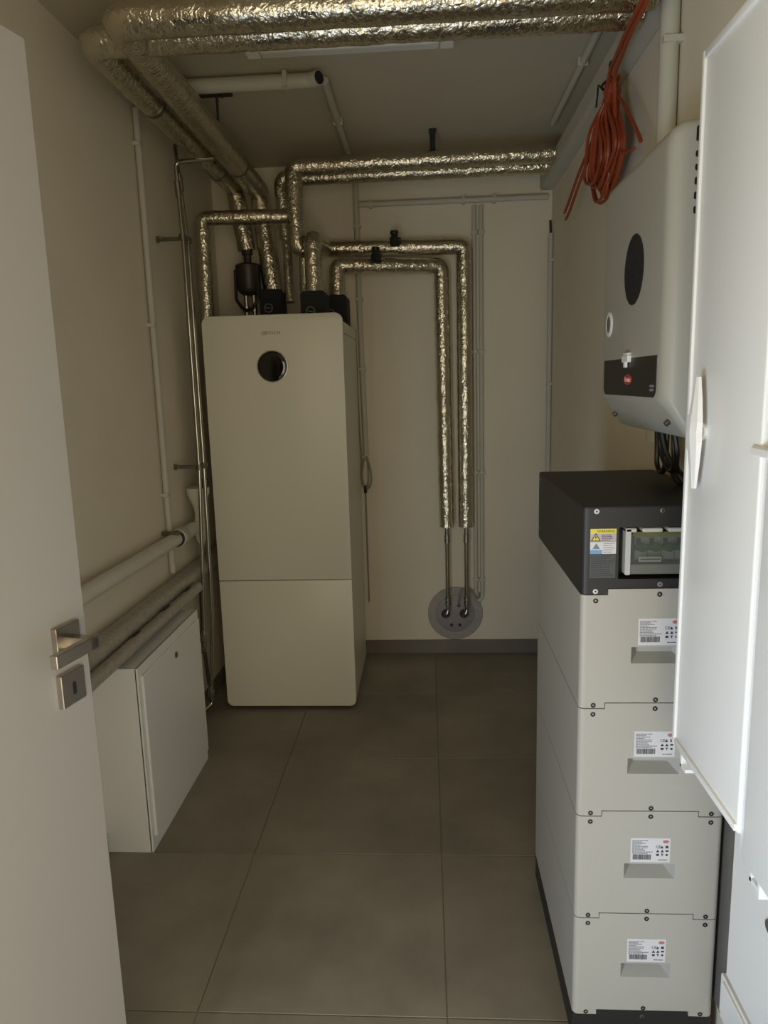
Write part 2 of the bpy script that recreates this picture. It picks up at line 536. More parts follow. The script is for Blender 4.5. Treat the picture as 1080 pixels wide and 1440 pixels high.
pa = pipe_thing('thick foil-wrapped pipe crossing under the ceiling nearest the viewer, printed with lettering',
                [('foil_wrap', [(0.571, 1.99, 2.40), (-0.762, 1.99, 2.40), (-0.775, 3.63, 2.385), (-0.733, 3.63, 1.93)], 0.047, 'foil', 1.0)])
pb = pipe_thing('foil-wrapped pipe crossing just behind the front ceiling pipe, then hugging the left wall',
                [('foil_wrap', [(0.571, 2.112, 2.405), (-0.885, 2.112, 2.405), (-0.885, 3.60, 2.400), (-0.848, 3.62, 2.12)], 0.042, 'foil', 3.0)])
# printed lettering on the foil jackets (facing the viewer from below)
for pth, yy, zz, rr, xs in ((pa, 1.99, 2.40, 0.0505, (-0.56, -0.30)), (pb, 2.112, 2.405, 0.0455, (-0.385, 0.22))):
    for xx in xs:
        a = math.radians(-40 if pth is pa else -52)
        nrm = V((0, -math.cos(a), math.sin(a))); upv = V((0, math.sin(a), math.cos(a)))
        upv = V((0, -math.sin(-a), math.cos(a)))
        o = V((xx, yy, zz)) + nrm * rr
        obj('jacket_print', put(text_bm('ROCKWOOL', 0.016, 0.0002), o, (1, 0, 0), V((1, 0, 0)).cross(nrm) * -1), 'dark_print', pth)
for pth, pos, dr, rr in ((pa, (-0.7715, 3.20, 2.389), (0, 1, 0), 0.0485), (pb, (-0.885, 2.55, 2.404), (0, 1, 0), 0.0435), (pb, (-0.885, 3.30, 2.401), (0, 1, 0), 0.0435)):
    q = V(pos); e = V(dr) * .012
    obj('tape_band', C(q - e, q + e, rr, 30), 'zinc', pth, True)
pipe_thing('foil pipe crossing below the rear ceiling and dropping behind the tower dial side',
           [('foil_wrap', [(0.571, 3.40, 2.432), (-0.570, 3.40, 2.425), (-0.567, 3.40, 2.085), (-0.500, 3.44, 2.075)], 0.039, 'foil', 5.0),
            ('thin_drop', [(-0.545, 3.46, 2.09), (-0.552, 3.48, 1.90)], 0.026, 'foil', 5.5)])
pipe_thing('lower foil pipe tucked behind the rear cross pipe with thin drop to the tower',
           [('foil_wrap', [(0.571, 3.56, 2.425), (-0.655, 3.56, 2.420), (-0.645, 3.56, 2.15)], 0.034, 'foil', 7.0),
            ('thin_drop', [(-0.645, 3.56, 2.16), (-0.628, 3.50, 1.86)], 0.022, 'foil', 7.5)])
pipe_thing('slim foil pipe rising beside the tower front left and bending right',
           [('foil_wrap', [(-0.985, 3.33, 1.30), (-0.972, 3.33, 2.212), (-0.596, 3.365, 2.212)], 0.031, 'foil', 9.0)])
pr_ = pipe_thing('right-hand foil pipe dropping down the back wall into the grey disc',
                 [('foil_wrap', [(-0.490, 3.33, 1.875), (-0.486, 3.33, 2.105), (-0.486, 3.765, 2.140), (0.197, 3.775, 2.128), (0.197, 3.775, 0.722)], 0.038, 'foil', 11.0),
                  ('steel_tail', [(0.198, 3.778, 0.74), (0.198, 3.778, 0.262), (0.186, 3.770, 0.228), (0.186, 3.832, 0.226)], 0.0115, 'chrome', 0)])
pl_ = pipe_thing('left-hand foil pipe dropping down the back wall into the grey disc',
                 [('foil_wrap', [(-0.425, 3.66, 1.87), (-0.421, 3.66, 2.042), (0.084, 3.775, 2.040), (0.096, 3.775, 0.722)], 0.038, 'foil', 13.0),
                  ('steel_tail', [(0.097, 3.778, 0.74), (0.098, 3.778, 0.262), (0.086, 3.770, 0.228), (0.086, 3.832, 0.226)], 0.0115, 'chrome', 0)])
for th_, x in ((pr_, 0.198), (pl_, 0.0975)):
    for z, r in ((0.668, .0150), (0.645, .0155), (0.325, .0150), (0.300, .0155)):
        obj('press_ring', C((x, 3.778, z - .009), (x, 3.778, z + .009), r, 16), 'steel_dull', th_, True)

# dark dirt separator hanging under the left pipe
sp = thing('dirt_separator', (-0.846, 3.62, 1.745), 'dark bronze dirt separator canister under foil stub above the tower', 'separator')
obj('upper_union', L((-0.848, 3.62, 2.145), (0, 0, -1), [(0, .020), (.02, .020), (.022, .027), (.045, .027), (.047, .019), (.09, .019)], 8), 'bronze_dark', sp)
obj('canister', L((-0.848, 3.62, 2.062), (0, 0, -1), [(0, .03), (.006, .054), (.012, .060), (.120, .056), (.135, .048), (.150, .030), (.152, 0)], 28), 'bronze_dark', sp, True)
hb = bmesh.new()
sweep(hb, fillet_path([(-0.905, 3.60, 2.03), (-0.905, 3.585, 1.89), (-0.870, 3.585, 1.84), (-0.832, 3.585, 1.84), (-0.800, 3.585, 1.89), (-0.797, 3.60, 2.03)], .03), .008, 8)
obj('guard_strap', hb, 'black_plastic', sp, True)
for x in (-0.866, -0.828):
    obj('drain_valve', L((x, 3.62, 1.915), (0, 0, -1), [(0, .010), (.05, .010), (.052, .014), (.08, .014), (.082, .011), (.17, .011)], 10), 'steel_dull', sp)

# black insulated valve boxes on the tower top with dials
for cx, yf, w, zt, dx, lab in ((-0.735, 3.56, .105, 1.932, -0.010, 'black insulated valve box under the thick foil pipe, beside the separator'),
                               (-0.487, 3.27, .112, 1.882, -0.012, 'black insulated valve box in the middle of the tower top'),
                               (-0.412, 3.53, .092, 1.892, -0.032, 'black insulated valve box at the right edge of the tower top')):
    vb = thing('valve_box', (cx, yf + .07, 1.743), lab, 'valve', 'black valve boxes on the tower')
    obj('foam_shell', prism([(cx - w / 2, 1.743), (cx + w / 2, 1.743), (cx + w / 2, zt - .012), (cx + w / 2 - .012, zt), (cx - w / 2 + .012, zt), (cx - w / 2, zt - .012)], 'y', yf, yf + .14, 0.003), 'black_foam', vb)
    dg_ = obj('dial_ring', L((cx + dx, yf, zt - .088), (0, -1, 0), [(0, .021), (.004, .021), (.004, .0175), (0, .0175)], 24, False), 'grey_print', vb, True)
    obj('pointer', put(B(-.014, .014, -.002, .002, 0, .002), (cx + dx, yf - .003, zt - .088), (1, 0, -.15), (.15, 0, 1)), 'grey_print', dg_)

# black vent caps on the two wall pipes
for (x, y, z, lab) in ((-0.231, 3.695, 2.048, 'small black vent cap on the lower wall pipe'), (-0.142, 3.77, 2.134, 'small black vent cap on the upper wall pipe')):
    vc = thing('vent_valve', (x, y - .03, z + .02), lab, 'valve', 'black vent caps on the wall pipes')
    obj('body', L((x, y - .038, z - .004), (0, 0, 1), [(0, .018), (.004, .023), (.045, .023), (.048, .016), (.060, .016)], 8), 'black_plastic', vc)
    obj('cap', L((x, y - .038, z + .055), (0, 0, 1), [(0, .019), (.006, .021), (.016, .019), (.018, 0)], 16), 'black_plastic', vc, True)
    obj('side_port', C((x, y - .038, z + .03), (x + .032, y - .038, z + .03), .009, 12), 'black_plastic', vc)

# ---------------------------------------------------------------- grey wall disc
wd = thing('wall_flange', (0.138, YB, 0.08), 'round grey wall lead-through disc with two steel pipe elbows above the skirting', 'flange')
obj('outer_disc', L((0.138, YB, 0.227), (0, -1, 0), [(0, .149), (.006, .149), (.009, .146), (.009, .106), (.006, .104)], 56), 'flange_grey', wd, True)
obj('inner_disc', L((0.138, YB, 0.227), (0, -1, 0), [(0, .1035), (.0075, .1035), (.0085, .102), (.0085, .0)], 48), 'flange_inner', wd, True)
for x, z, r in ((0.086, 0.226, .025), (0.186, 0.226, .025)):
    obj('pipe_seal', L((x, YB - .0085, z), (0, -1, 0), [(0, r), (.004, r), (.004, r * .62), (.001, r * .62)], 24), 'black_plastic', wd, True)
for x, z, r in ((0.117, 0.162, .0085), (0.162, 0.162, .0085), (0.157, 0.272, .009)):
    obj('plug', C((x, YB - .0085, z), (x, YB - .0125, z), r, 14), 'black_plastic', wd)
cb = obj('sensor_cable', cable([(0.157, 3.828, 0.272), (0.157, 3.80, 0.305), (0.163, 3.795, 0.345), (0.185, 3.805, 0.372), (0.225, 3.815, 0.362), (0.250, 3.822, 0.320), (0.262, 3.824, 0.310), (0.268, 3.824, 0.345)], .0055), 'cable_grey')
tag(cb, 'grey-brown cable arching from the wall disc to the conduits', 'cable')

# ---------------------------------------------------------------- conduits
CON = 'white installation conduits'


def conduit(label, pts, r, clips=(), wall='y', name='conduit', m='conduit', bend=.03, cat='conduit', caps=()):
    p0 = V(pts[0]); t = thing(name, p0, label, cat, CON)
    obj('tube', tube(pts, r, bend, 14), m, t, True)
    for q in clips:
        q = V(q)
        bm = bmesh.new()
        if wall == 'x-': box(bm, q.x - r - .006, q.x + r * .9, q.y - r - .005, q.y + r + .005, q.z - .008, q.z + .008, .002, 1)
        elif wall == 'x+': box(bm, q.x - r * .9, q.x + r + .006, q.y - r - .005, q.y + r + .005, q.z - .008, q.z + .008, .002, 1)
        elif wall == 'y': box(bm, q.x - r - .005, q.x + r + .005, q.y - r * .9, q.y + r + .004, q.z - .008, q.z + .008, .002, 1)
        elif wall == 'yh': box(bm, q.x - .008, q.x + .008, q.y - r * .9, q.y + r + .004, q.z - r - .005, q.z + r + .005, .002, 1)
        elif wall == 'zx': box(bm, q.x - .008, q.x + .008, q.y - r - .005, q.y + r + .005, q.z - r * .9, q.z + r + .004, .002, 1)
        elif wall == 'zy': box(bm, q.x - r - .005, q.x + r + .005, q.y - .008, q.y + .008, q.z - r * .9, q.z + r + .004, .002, 1)
        obj('clip', bm, m, t)
    for p, q, rr in caps:
        obj('open_end', C(p, q, rr, 16), 'black_plastic', t)
    return t


conduit('thin white conduit running down the left wall behind the steel tubes', [(XL + .016, 2.825, 2.49), (XL + .016, 2.825, .74)], .0125,
        [(XL + .016, 2.825, z) for z in (2.37, 1.72, 1.06)], 'x-')
conduit('thick white pipe stub under the ceiling ending in a black open mouth', [(-1.045, 2.735, 2.519), (-0.385, 2.735, 2.519), (-0.350, 2.710, 2.517)], .025,
        [(-0.47, 2.735, 2.519)], 'zx', name='pipe_stub', caps=[((-0.3515, 2.7111, 2.517), (-0.3475, 2.7082, 2.517), .021)])
conduit('ceiling conduit running back from the open pipe stub to the rear wall', [(-0.340, 2.78, ZC - .016), (-0.345, 3.78, ZC - .016)], .0145,
        [(-0.342, 3.2, ZC - .016)], 'zy')
conduit('white conduit dropping down the back wall beside the tower, above the cable loop', [(-0.332, YB - .016, 2.52), (-0.332, YB - .016, 1.80), (-0.322, YB - .018, 1.10)], .0145,
        [(-0.332, YB - .016, z) for z in (2.25, 1.90)] + [(-0.327, YB - .017, 1.55)], 'y')
conduit('white conduit running level across the top of the back wall', [(-0.318, YB - .016, 2.353), (0.610, YB - .016, 2.353)], .0145,
        [(x, YB - .016, 2.353) for x in (-0.26, 0.20, 0.35)], 'yh')
conduit('left one of the paired white conduits beside the wall pipes', [(0.250, YB - .013, 2.325), (0.250, YB - .013, .345)], .0110,
        [(0.250, YB - .013, z) for z in (2.20, 1.62, 1.0, .42)], 'y')
conduit('right one of the paired white conduits beside the wall pipes', [(0.284, YB - .013, 2.325), (0.284, YB - .013, .315), (0.262, YB - .013, .300)], .0110,
        [(0.284, YB - .013, z) for z in (2.20, 1.62, 1.0, .42)], 'y')
conduit('white conduit in the rear right corner with black top end', [(XR - .013, 3.79, 2.175), (XR - .013, 3.79, .08)], .0125,
        [(XR - .013, 3.79, z) for z in (2.05, 1.45, .8)], 'x+', caps=[((XR - .013, 3.79, 2.17), (XR - .017, 3.782, 2.235), .006)])
conduit('wide white pipe dropping down the right wall behind the inverter', [(XR - .026, 1.995, 2.384), (XR - .026, 1.995, 1.30)], .023,
        [(XR - .026, 1.995, z) for z in (2.28, 1.7)], 'x+', name='riser_pipe')
conduit('thin white conduit along the ceiling edge above the right wall duct', [(0.553, 2.25, ZC - .014), (0.553, 3.34, ZC - .014)], .0125,
        [(0.553, 2.75, ZC - .014)], 'zy', caps=[((0.553, 3.3395, ZC - .014), (0.553, 3.344, ZC - .014), .009)])
cd = thing('cable_duct', (0.60, 2.9, 2.38), 'white rectangular cable duct running along the top of the right wall', 'duct')
obj('duct_body', B(0.578, XR, 0.9, 3.83, 2.385, 2.462, 0.003, 1), 'conduit', cd)
obj('duct_lid', B(0.573, 0.5785, 0.9, 3.83, 2.392, 2.455, 0.001, 1), 'conduit', cd)
lp = thing('cable_loop', (-0.322, 3.80, .95), 'looped grey cable hanging out of the back wall conduit beside the tower', 'cable')
lb = bmesh.new()
sweep(lb, smooth_path([(-0.322, 3.817, 1.11), (-0.302, 3.812, 1.03), (-0.298, 3.808, .965), (-0.318, 3.806, .925), (-0.340, 3.806, .935), (-0.352, 3.81, 1.00), (-0.345, 3.812, 1.09), (-0.352, 3.815, 1.25), (-0.358, 3.82, 1.75)], 8), .0045, 7)
obj('outer_loop', lb, 'cable_grey', lp, True)
lb = bmesh.new()
sweep(lb, smooth_path([(-0.320, 3.817, 1.105), (-0.312, 3.808, 1.02), (-0.316, 3.803, .95), (-0.332, 3.803, .93), (-0.345, 3.807, .99), (-0.338, 3.81, 1.06), (-0.330, 3.815, 1.09)], 8), .0045, 7)
obj('inner_loop', lb, 'cable_grey', lp, True)
obj('cable_tie', C((-0.330, 3.804, .905), (-0.330, 3.804, .945), .008, 8), 'black_plastic', lp)
obj('tail', cable([(-0.330, 3.806, .92), (-0.331, 3.815, .70), (-0.331, 3.82, .3)], .0045), 'cable_grey', lp, True)

# ---------------------------------------------------------------- left wall plumbing
STL = 'vertical steel tubes by the left wall'
for lab, pts, fit in (('outer bright steel tube rising beside the tower, bending right under the ceiling',
                       [(-0.975, 2.955, .40), (-0.945, 2.955, 1.15), (-0.943, 2.955, 2.05), (-0.952, 2.955, 2.338), (-0.800, 2.955, 2.346)], (-0.9475, 2.24)),
                      ('second bright steel tube standing nearest the tower side',
                       [(-0.985, 3.02, .115), (-0.955, 3.02, .50), (-0.945, 3.02, 1.15), (-0.945, 3.02, 2.05), (-0.972, 3.02, 2.42), (-0.955, 3.10, 2.44)], (-0.958, 2.28))):
    st = thing('steel_tube', pts[0], lab, 'pipe', STL)
    obj('tube', tube(pts, .0085, .02, 14), 'chrome', st, True)
    obj('press_fitting', C((fit[0], pts[0][1], fit[1] - .03), (fit[0] - .004, pts[0][1], fit[1] + .03), .0125, 14), 'steel_dull', st, True)
    x0, y0, z0 = pts[0]
    obj('lower_fitting', L((x0, y0, z0 + .05), (0, 0, -1), [(0, .0115), (.02, .0115), (.022, .0135), (.05, .0135), (.06, .010), (.075, .006)], 14), 'steel_dull', st, True)
    if z0 > .2:
        obj('elbow_outlet', tube([(x0, y0, z0 + .01), (x0, y0, z0 - .045), (x0 - .070, y0, z0 - .055)], .011, .02, 14), 'chrome', st, True)
    else:
        obj('elbow_outlet', tube([(x0, y0, z0 + .01), (x0, y0, z0 - .035), (x0 - .045, y0 - .05, z0 - .07)], .011, .02, 14), 'chrome', st, True)
lv = thing('shut_off_valve', (-1.005, 3.04, .36), 'small brown brass shut-off valve between steel tubes and wall', 'valve')
obj('valve_body', L((-1.012, 3.045, .36), (0, 0, 1), [(0, .010), (.01, .018), (.05, .018), (.06, .010)], 12), 'bronze_dark', lv, True)
obj('feed_tube', tube([(-1.012, 3.045, .415), (-1.005, 3.045, .62)], .008), 'bronze_dark', lv, True)
obj('lower_tube', tube([(-1.012, 3.045, .365), (-1.000, 3.045, .16)], .008), 'bronze_dark', lv, True)
for z, lab in ((2.062, 'upper zinc bracket holding the two steel tubes off the left wall'), (1.154, 'lower zinc bracket holding the two steel tubes off the left wall')):
    br = thing('pipe_bracket', (XL, 2.96, z), lab, 'bracket', 'tube brackets on the left wall')
    bb = bmesh.new(); box(bb, XL, -0.925, 2.974, 2.988, z - .007, z + .007, .001, 1); box(bb, XL, XL + .012, 2.976, 2.986, z - .012, z + .012)
    obj('rail', bb, 'zinc', br)
    for y in (2.955, 3.02):
        obj('clamp', L((-0.944, y, z - .011), (0, 0, 1), [(0, .010), (0, .0145), (.022, .0145), (.022, .010)], 14), 'zinc', br, True)
    obj('bolt', C((XL + .03, 2.965, z), (XL + .03, 2.952, z), .006, 6), 'steel_dull', br)

dp = thing('drain_pipe', (XL + .045, 1.9, .86), 'white plastic drain pipe along the left wall ending in a collared elbow', 'pipe')
obj('pipe_run', tube([(XL + .043, 1.15, .895), (XL + .043, 2.88, .880)], .0275, .03, 20), 'pvc_white', dp, True)
obj('rubber_ring', C((XL + .043, 2.815, .8805), (XL + .043, 2.832, .8805), .0335, 22), 'black_plastic', dp, True)
obj('collar', L((XL + .043, 2.830, .880), (0, 1, 0), [(0, .0335), (.004, .0375), (.045, .0375), (.050, .034), (.085, .034)], 24), 'pvc_white', dp, True)
obj('elbow', tube([(XL + .043, 2.90, .880), (XL + .043, 3.03, .880), (-1.0, 3.062, .880)], .0285, .03, 18), 'pvc_white', dp, True)
obj('pipe_clamp', B(XL, XL + .075, 2.775, 2.79, .905, .918), 'zinc', dp)
sf = thing('drain_funnel', (-0.978, 3.075, .79), 'white siphon funnel behind the steel tubes beside the tower', 'siphon')
fb = bmesh.new()
lathe(fb, (-1.0, 3.085, 0.80), (0, 0, 1), [(0, .012), (.02, .020), (.05, .025), (.10, .025), (.14, .020), (.165, .024), (.225, .048), (.252, .050), (.252, .046), (.225, .042), (.17, .013)], 26)
obj('funnel', fb, 'pvc_white', sf, True)
obj('water_seal', L((-1.0, 3.085, 1.035), (0, 0, 1), [(0, .0), (0, .045), (.004, .045), (.004, 0)], 22), 'black_plastic', sf)
obj('cup', L((-0.975, 3.095, 1.045), (0, 0, 1), [(0, .012), (.01, .018), (.045, .022), (.045, .017)], 18), 'black_plastic', sf, True)
obj('outlet', C((-1.0, 3.06, .878), (-1.0, 3.09, .878), .018, 14), 'pvc_white', sf)

t = pipe_thing('larger grey-jacketed pipe running low along the left wall above the cabinet',
               [('jacket', [(-1.018, 1.15, .692), (-1.018, 3.72, .688)], .040, 'pipe_jacket', 0)], 'grey-jacketed pipes low on the left wall', 'jacketed_pipe')
t2 = pipe_thing('slimmer grey-jacketed pipe running low in front of the larger one',
                [('jacket', [(-0.957, 1.15, .668), (-0.957, 2.86, .668), (-1.020, 2.91, .642)], .022, 'pipe_jacket', 0)], 'grey-jacketed pipes low on the left wall', 'jacketed_pipe')
for y in (2.20, 2.48, 2.72):
    bl = bmesh.new()
    for k in range(6):
        a0 = math.radians(95 + k * 10)
        cyl(bl, (-0.957 + .0222 * math.cos(a0), y, .668 + .0222 * math.sin(a0)), (-0.957 + .0222 * math.cos(a0), y + .055, .668 + .0222 * math.sin(a0)), .0026, 6)
    obj('tape_label', bl, 'dark_print', t2, True)

# manifold cabinet on the left
mc = thing('manifold_cabinet', (-0.985, 2.38, 0), 'low white metal manifold cabinet standing against the left wall', 'cabinet')
MX, MY0, MY1, MZ = -0.922, 2.080, 2.680, 0.628
obj('body', prism([(XL + .001, 0.0), (MX + .012, 0.0), (MX + .012, MZ), (MX - .075, MZ), (XL + .001, MZ - .022)], 'y', MY0, MY1, 0.0015, 1), 'white_sheet', mc)
fr = bmesh.new()
prism([(MY0, 0.0), (MY1, 0.0), (MY1, MZ), (MY0, MZ)], 'x', MX + .006, MX + .016, 0.0015, 1, fr)
obj('frame', fr, 'white_sheet', mc)
md = obj('door', B(MX + .0155, MX + .024, MY0 + .022, MY1 - .010, 0.045, MZ - .032, .002, 1), 'white_sheet', mc)
obj('lock', C((MX + .023, 2.395, .553), (MX + .0275, 2.395, .553), .011, 18), 'zinc', md)
obj('key_slot', B(MX + .0272, MX + .0280, 2.392, 2.398, .548, .558), 'black_plastic', md)

# ---------------------------------------------------------------- ceiling rail, hanger, lamp
rl = thing('ceiling_rail', (-0.75, 2.83, 2.42), 'dark mounting rail and threaded rod hanging above the left pipes', 'rail')
obj('rail', B(-0.825, -0.678, 2.785, 2.815, 2.508, 2.521, .002, 1), 'bronze_dark', rl)
for x in (-0.715, -0.81):
    obj('rail_bolt', C((x, 2.80, 2.502), (x, 2.80, ZC), .006, 8), 'bronze_dark', rl)
obj('threaded_rod', C((-0.733, 2.80, 2.405), (-0.733, 2.80, 2.51), .005, 8), 'bronze_dark', rl)
hg = thing('pipe_hanger', (0.045, 3.40, 2.46), 'small dark hanger strap holding the rear cross pipe to the ceiling', 'hanger')
hbm = bmesh.new(); box(hbm, 0.034, 0.040, 3.385, 3.415, 2.47, ZC); box(hbm, 0.052, 0.058, 3.385, 3.415, 2.47, ZC); box(hbm, 0.030, 0.062, 3.38, 3.42, ZC - .012, ZC)
obj('strap', hbm, 'black_plastic', hg)
obj('rod', C((0.046, 3.40, 2.46), (0.046, 3.40, 2.53), .006, 8), 'zinc', hg)
lt = thing('ceiling_lamp', (-0.215, 2.45, ZC - .044), 'slim unlit white batten lamp on the ceiling behind the front pipes', 'lamp')
obj('housing', B(-0.550, 0.105, 2.468, 2.524, ZC - .024, ZC, .003, 1), 'white_sheet', lt)
obj('diffuser', B(-0.505, 0.060, 2.472, 2.520, ZC - .044, ZC - .024, .007, 2), 'lamp_diffuser', lt)
for x in (-0.550, 0.062):
    obj('end_cap', B(x, x + .043, 2.470, 2.522, ZC - .042, ZC - .024, .003, 1), 'white_sheet', lt)

# ---------------------------------------------------------------- battery stack
BX0, BX1, BY0, BY1 = 0.305, 0.612, 1.436, 2.000
SW, SH = 0.052, 0.0125       # corner tab width, tab drop
MH = 0.2447
Z0 = 0.066


def stack_profile(zb, zt, step_b=True, step_t=True, g=0.0022):
    xs = (BX0, BX0 + SW, BX1 - SW, BX1); e = 0.0016
    p = []
    if step_b: p += [(xs[0], zb + g), (xs[1], zb + g), (xs[1], zb + SH + g), (xs[2], zb + SH + g), (xs[2], zb + g), (xs[3], zb + g)]
    else: p += [(xs[0], zb), (xs[3], zb)]
    if step_t: p += [(xs[3], zt), (xs[2] - e, zt), (xs[2] - e, zt + SH), (xs[1] + e, zt + SH), (xs[1] + e, zt), (xs[0], zt)]
    else: p += [(xs[3], zt), (xs[0], zt)]
    return p


def round_front(bm, r=0.012):
    es = []
    for e in bm.edges:
        a, b = e.verts
        if abs(a.co.x - b.co.x) < 1e-5 and abs(a.co.y - b.co.y) < 1e-5 and abs(a.co.y - BY0) < 1e-5 and (abs(a.co.x - BX0) < 1e-4 or abs(a.co.x - BX1) < 1e-4):
            es.append(e)
    bmesh.ops.bevel(bm, geom=es, offset=r, segments=5, affect='EDGES', profile=0.5)


def apply_boolean(o, cutter_bm):
    cm = bpy.data.meshes.new('c'); cutter_bm.to_mesh(cm); cutter_bm.free()
    co = bpy.data.objects.new('c', cm); COL.objects.link(co)
    md_ = o.modifiers.new('b', 'BOOLEAN'); md_.operation = 'DIFFERENCE'; md_.object = co; md_.solver = 'EXACT'
    bpy.context.view_layer.update()
    dg = bpy.context.evaluated_depsgraph_get()
    nm = bpy.data.meshes.new_from_object(o.evaluated_get(dg))
    o.modifiers.clear(); old = o.data; o.data = nm; bpy.data.meshes.remove(old)
    bpy.data.objects.remove(co); bpy.data.meshes.remove(cm)


def screw(parent, x, z, m='zinc', r=.0052, y=BY0):
    s = obj('screw', L((x, y + .001, z), (0, -1, 0), [(0, r), (.0018, r), (.0022, r * .85), (.0022, r * .4), (.0008, r * .4), (.0008, 0)], 12), m, parent, True)
    return s


def module(zb):
    zt = zb + MH
    t = thing('battery_module', ((BX0 + BX1) / 2, (BY0 + BY1) / 2, zb), 'x', 'battery', 'stacked battery modules')
    bm = prism(stack_profile(zb, zt), 'y', BY0, BY1)
    round_front(bm)
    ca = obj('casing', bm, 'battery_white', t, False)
    # recessed grip: tapered pocket
    hx0, hx1, hz0, hz1 = 0.408, 0.515, zb + .0995, zb + .1345
    bpy.context.view_layer.update()
    cut = bmesh.new()
    o_ = WORLD[ca.name]
    outer = [(hx0, hz0), (hx1, hz0), (hx1, hz1), (hx0, hz1)]; inner = [(hx0 + .017, hz0 + .016), (hx1 - .017, hz0 + .016), (hx1 - .017, hz1 - .003), (hx0 + .017, hz1 - .003)]
    rings = []
    for pts, y in ((outer, BY0 - .01), (outer, BY0), (inner, BY0 + .026)):
        rings.append([cut.verts.new(V((x, y, z))) for x, z in pts])
    for a, b in zip(rings[:-1], rings[1:]):
        for i in range(4): cut.faces.new((a[i], a[(i + 1) % 4], b[(i + 1) % 4], b[i]))
    cut.faces.new(list(reversed(rings[0]))); cut.faces.new(rings[-1])
    bmesh.ops.recalc_face_normals(cut, faces=cut.faces)
    apply_boolean(ca, cut)
    ca.data.materials.clear(); ca.data.materials.append(MATS['battery_white'])
    ca.data.materials.append(MATS['recess_grey'])
    for p in ca.data.polygons:
        cw = p.center + o_
        if hx0 - .001 < cw.x < hx1 + .001 and hz0 - .001 < cw.z < hz1 + .001 and cw.y > BY0 + .0005 and cw.y < BY0 + .03:
            p.material_index = 1
    # printed sticker
    lx0, lz0 = 0.4205, zb + .1385; W, H = 0.083, 0.057
    stk = obj('label_sticker', B(lx0, lx0 + W, BY0 - .0006, BY0, lz0, lz0 + H), 'sticker_white', t)
    yp0, yp1 = BY0 - .0010, BY0 - .0006
    tb = bmesh.new(); rr = random.Random(3)
    for k in range(10):
        z = lz0 + H - .006 - k * .00335
        x = lx0 + .003; end = lx0 + .003 + (0.044 if k == 8 else rr.uniform(.016, .036))
        if k == 0: end = lx0 + .037
        while x < end:
            w = rr.uniform(.0022, .0060); box(tb, x, min(x + w, end), yp0, yp1, z - .0009, z + .0009); x += w + .0009
    obj('print_lines', tb, 'grey_print', stk)
    bc = bmesh.new(); x = lx0 + .005
    while x < lx0 + .043:
        w = rr.choice((.0005, .0008, .0012)); box(bc, x, x + w, yp0, yp1, lz0 + .0065, lz0 + .0185); x += w + rr.choice((.0004, .0006, .0008))
    obj('barcode', bc, 'dark_print', stk)
    lg = prism([(lx0 + .0735 + .0065 * math.cos(a), lz0 + H - .008 + .0036 * math.sin(a)) for a in [2 * math.pi * i / 20 for i in range(20)]], 'y', yp0, yp1)
    obj('red_oval', lg, 'oval_red', stk)
    obj('conformity_mark', put(text_bm('CE', .0085, .0002), (lx0 + .0575, yp0, lz0 + .0365), (1, 0, 0), (0, 0, 1)), 'dark_print', stk)
    sy = bmesh.new()
    for (sx, sz) in ((.0655, .0365), (.0570, .0270), (.0665, .0270)):
        prism([(lx0 + sx - .0034, lz0 + sz - .003), (lx0 + sx + .0034, lz0 + sz - .003), (lx0 + sx, lz0 + sz + .003)], 'y', yp0, yp1, bm=sy)
    for (sx, sz, w, h) in ((.0760, .0365, .0030, .0028), (.0765, .0270, .0032, .0018), (.0570, .0178, .0030, .0022), (.0665, .0178, .0009, .0026), (.0665, .0200, .0026, .0007), (.0760, .0178, .0022, .0022)):
        box(sy, lx0 + sx - w, lx0 + sx + w, yp0, yp1, lz0 + sz - h, lz0 + sz + h)
    x = lx0 + .0585
    while x < lx0 + .078:
        w = rr.uniform(.002, .004); box(sy, x, x + w, yp0, yp1, lz0 + .0052, lz0 + .0068); x += w + .0009
    obj('symbols', sy, 'dark_print', stk)
    for x in (0.334, 0.460, 0.585):
        screw(t, x, zb + (.0085 if x != 0.460 else .0205), 'black_plastic')
        screw(t, x, zt - (.0115 if x != 0.460 else -.0010), 'black_plastic')
    return t


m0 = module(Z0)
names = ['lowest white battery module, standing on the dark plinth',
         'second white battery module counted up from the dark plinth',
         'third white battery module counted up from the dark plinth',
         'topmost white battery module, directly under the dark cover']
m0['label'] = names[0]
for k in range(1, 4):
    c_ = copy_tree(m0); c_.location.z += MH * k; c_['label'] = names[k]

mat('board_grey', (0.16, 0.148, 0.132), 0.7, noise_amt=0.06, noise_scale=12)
bk = obj('filler_board', B(XR - .012, XR - .0005, 1.362, 2.01, 0.09, 0.93, .001, 1), 'board_grey')  # added dark filler that darkens the wall strip beside the battery
tag(bk, 'narrow grey filler board added on the right wall to darken the strip beside the battery stack', 'board')
bb_ = thing('battery_stand', ((BX0 + BX1) / 2, 1.72, 0), 'dark grey plinth carrying the battery stack', 'plinth')
bm = prism(stack_profile(0.0, Z0, False, True), 'y', BY0 + .004, BY1 - .004)
obj('plinth_body', bm, 'battery_dark', bb_)
screw(bb_, 0.46, 0.060, 'zinc', y=BY0 + .004)

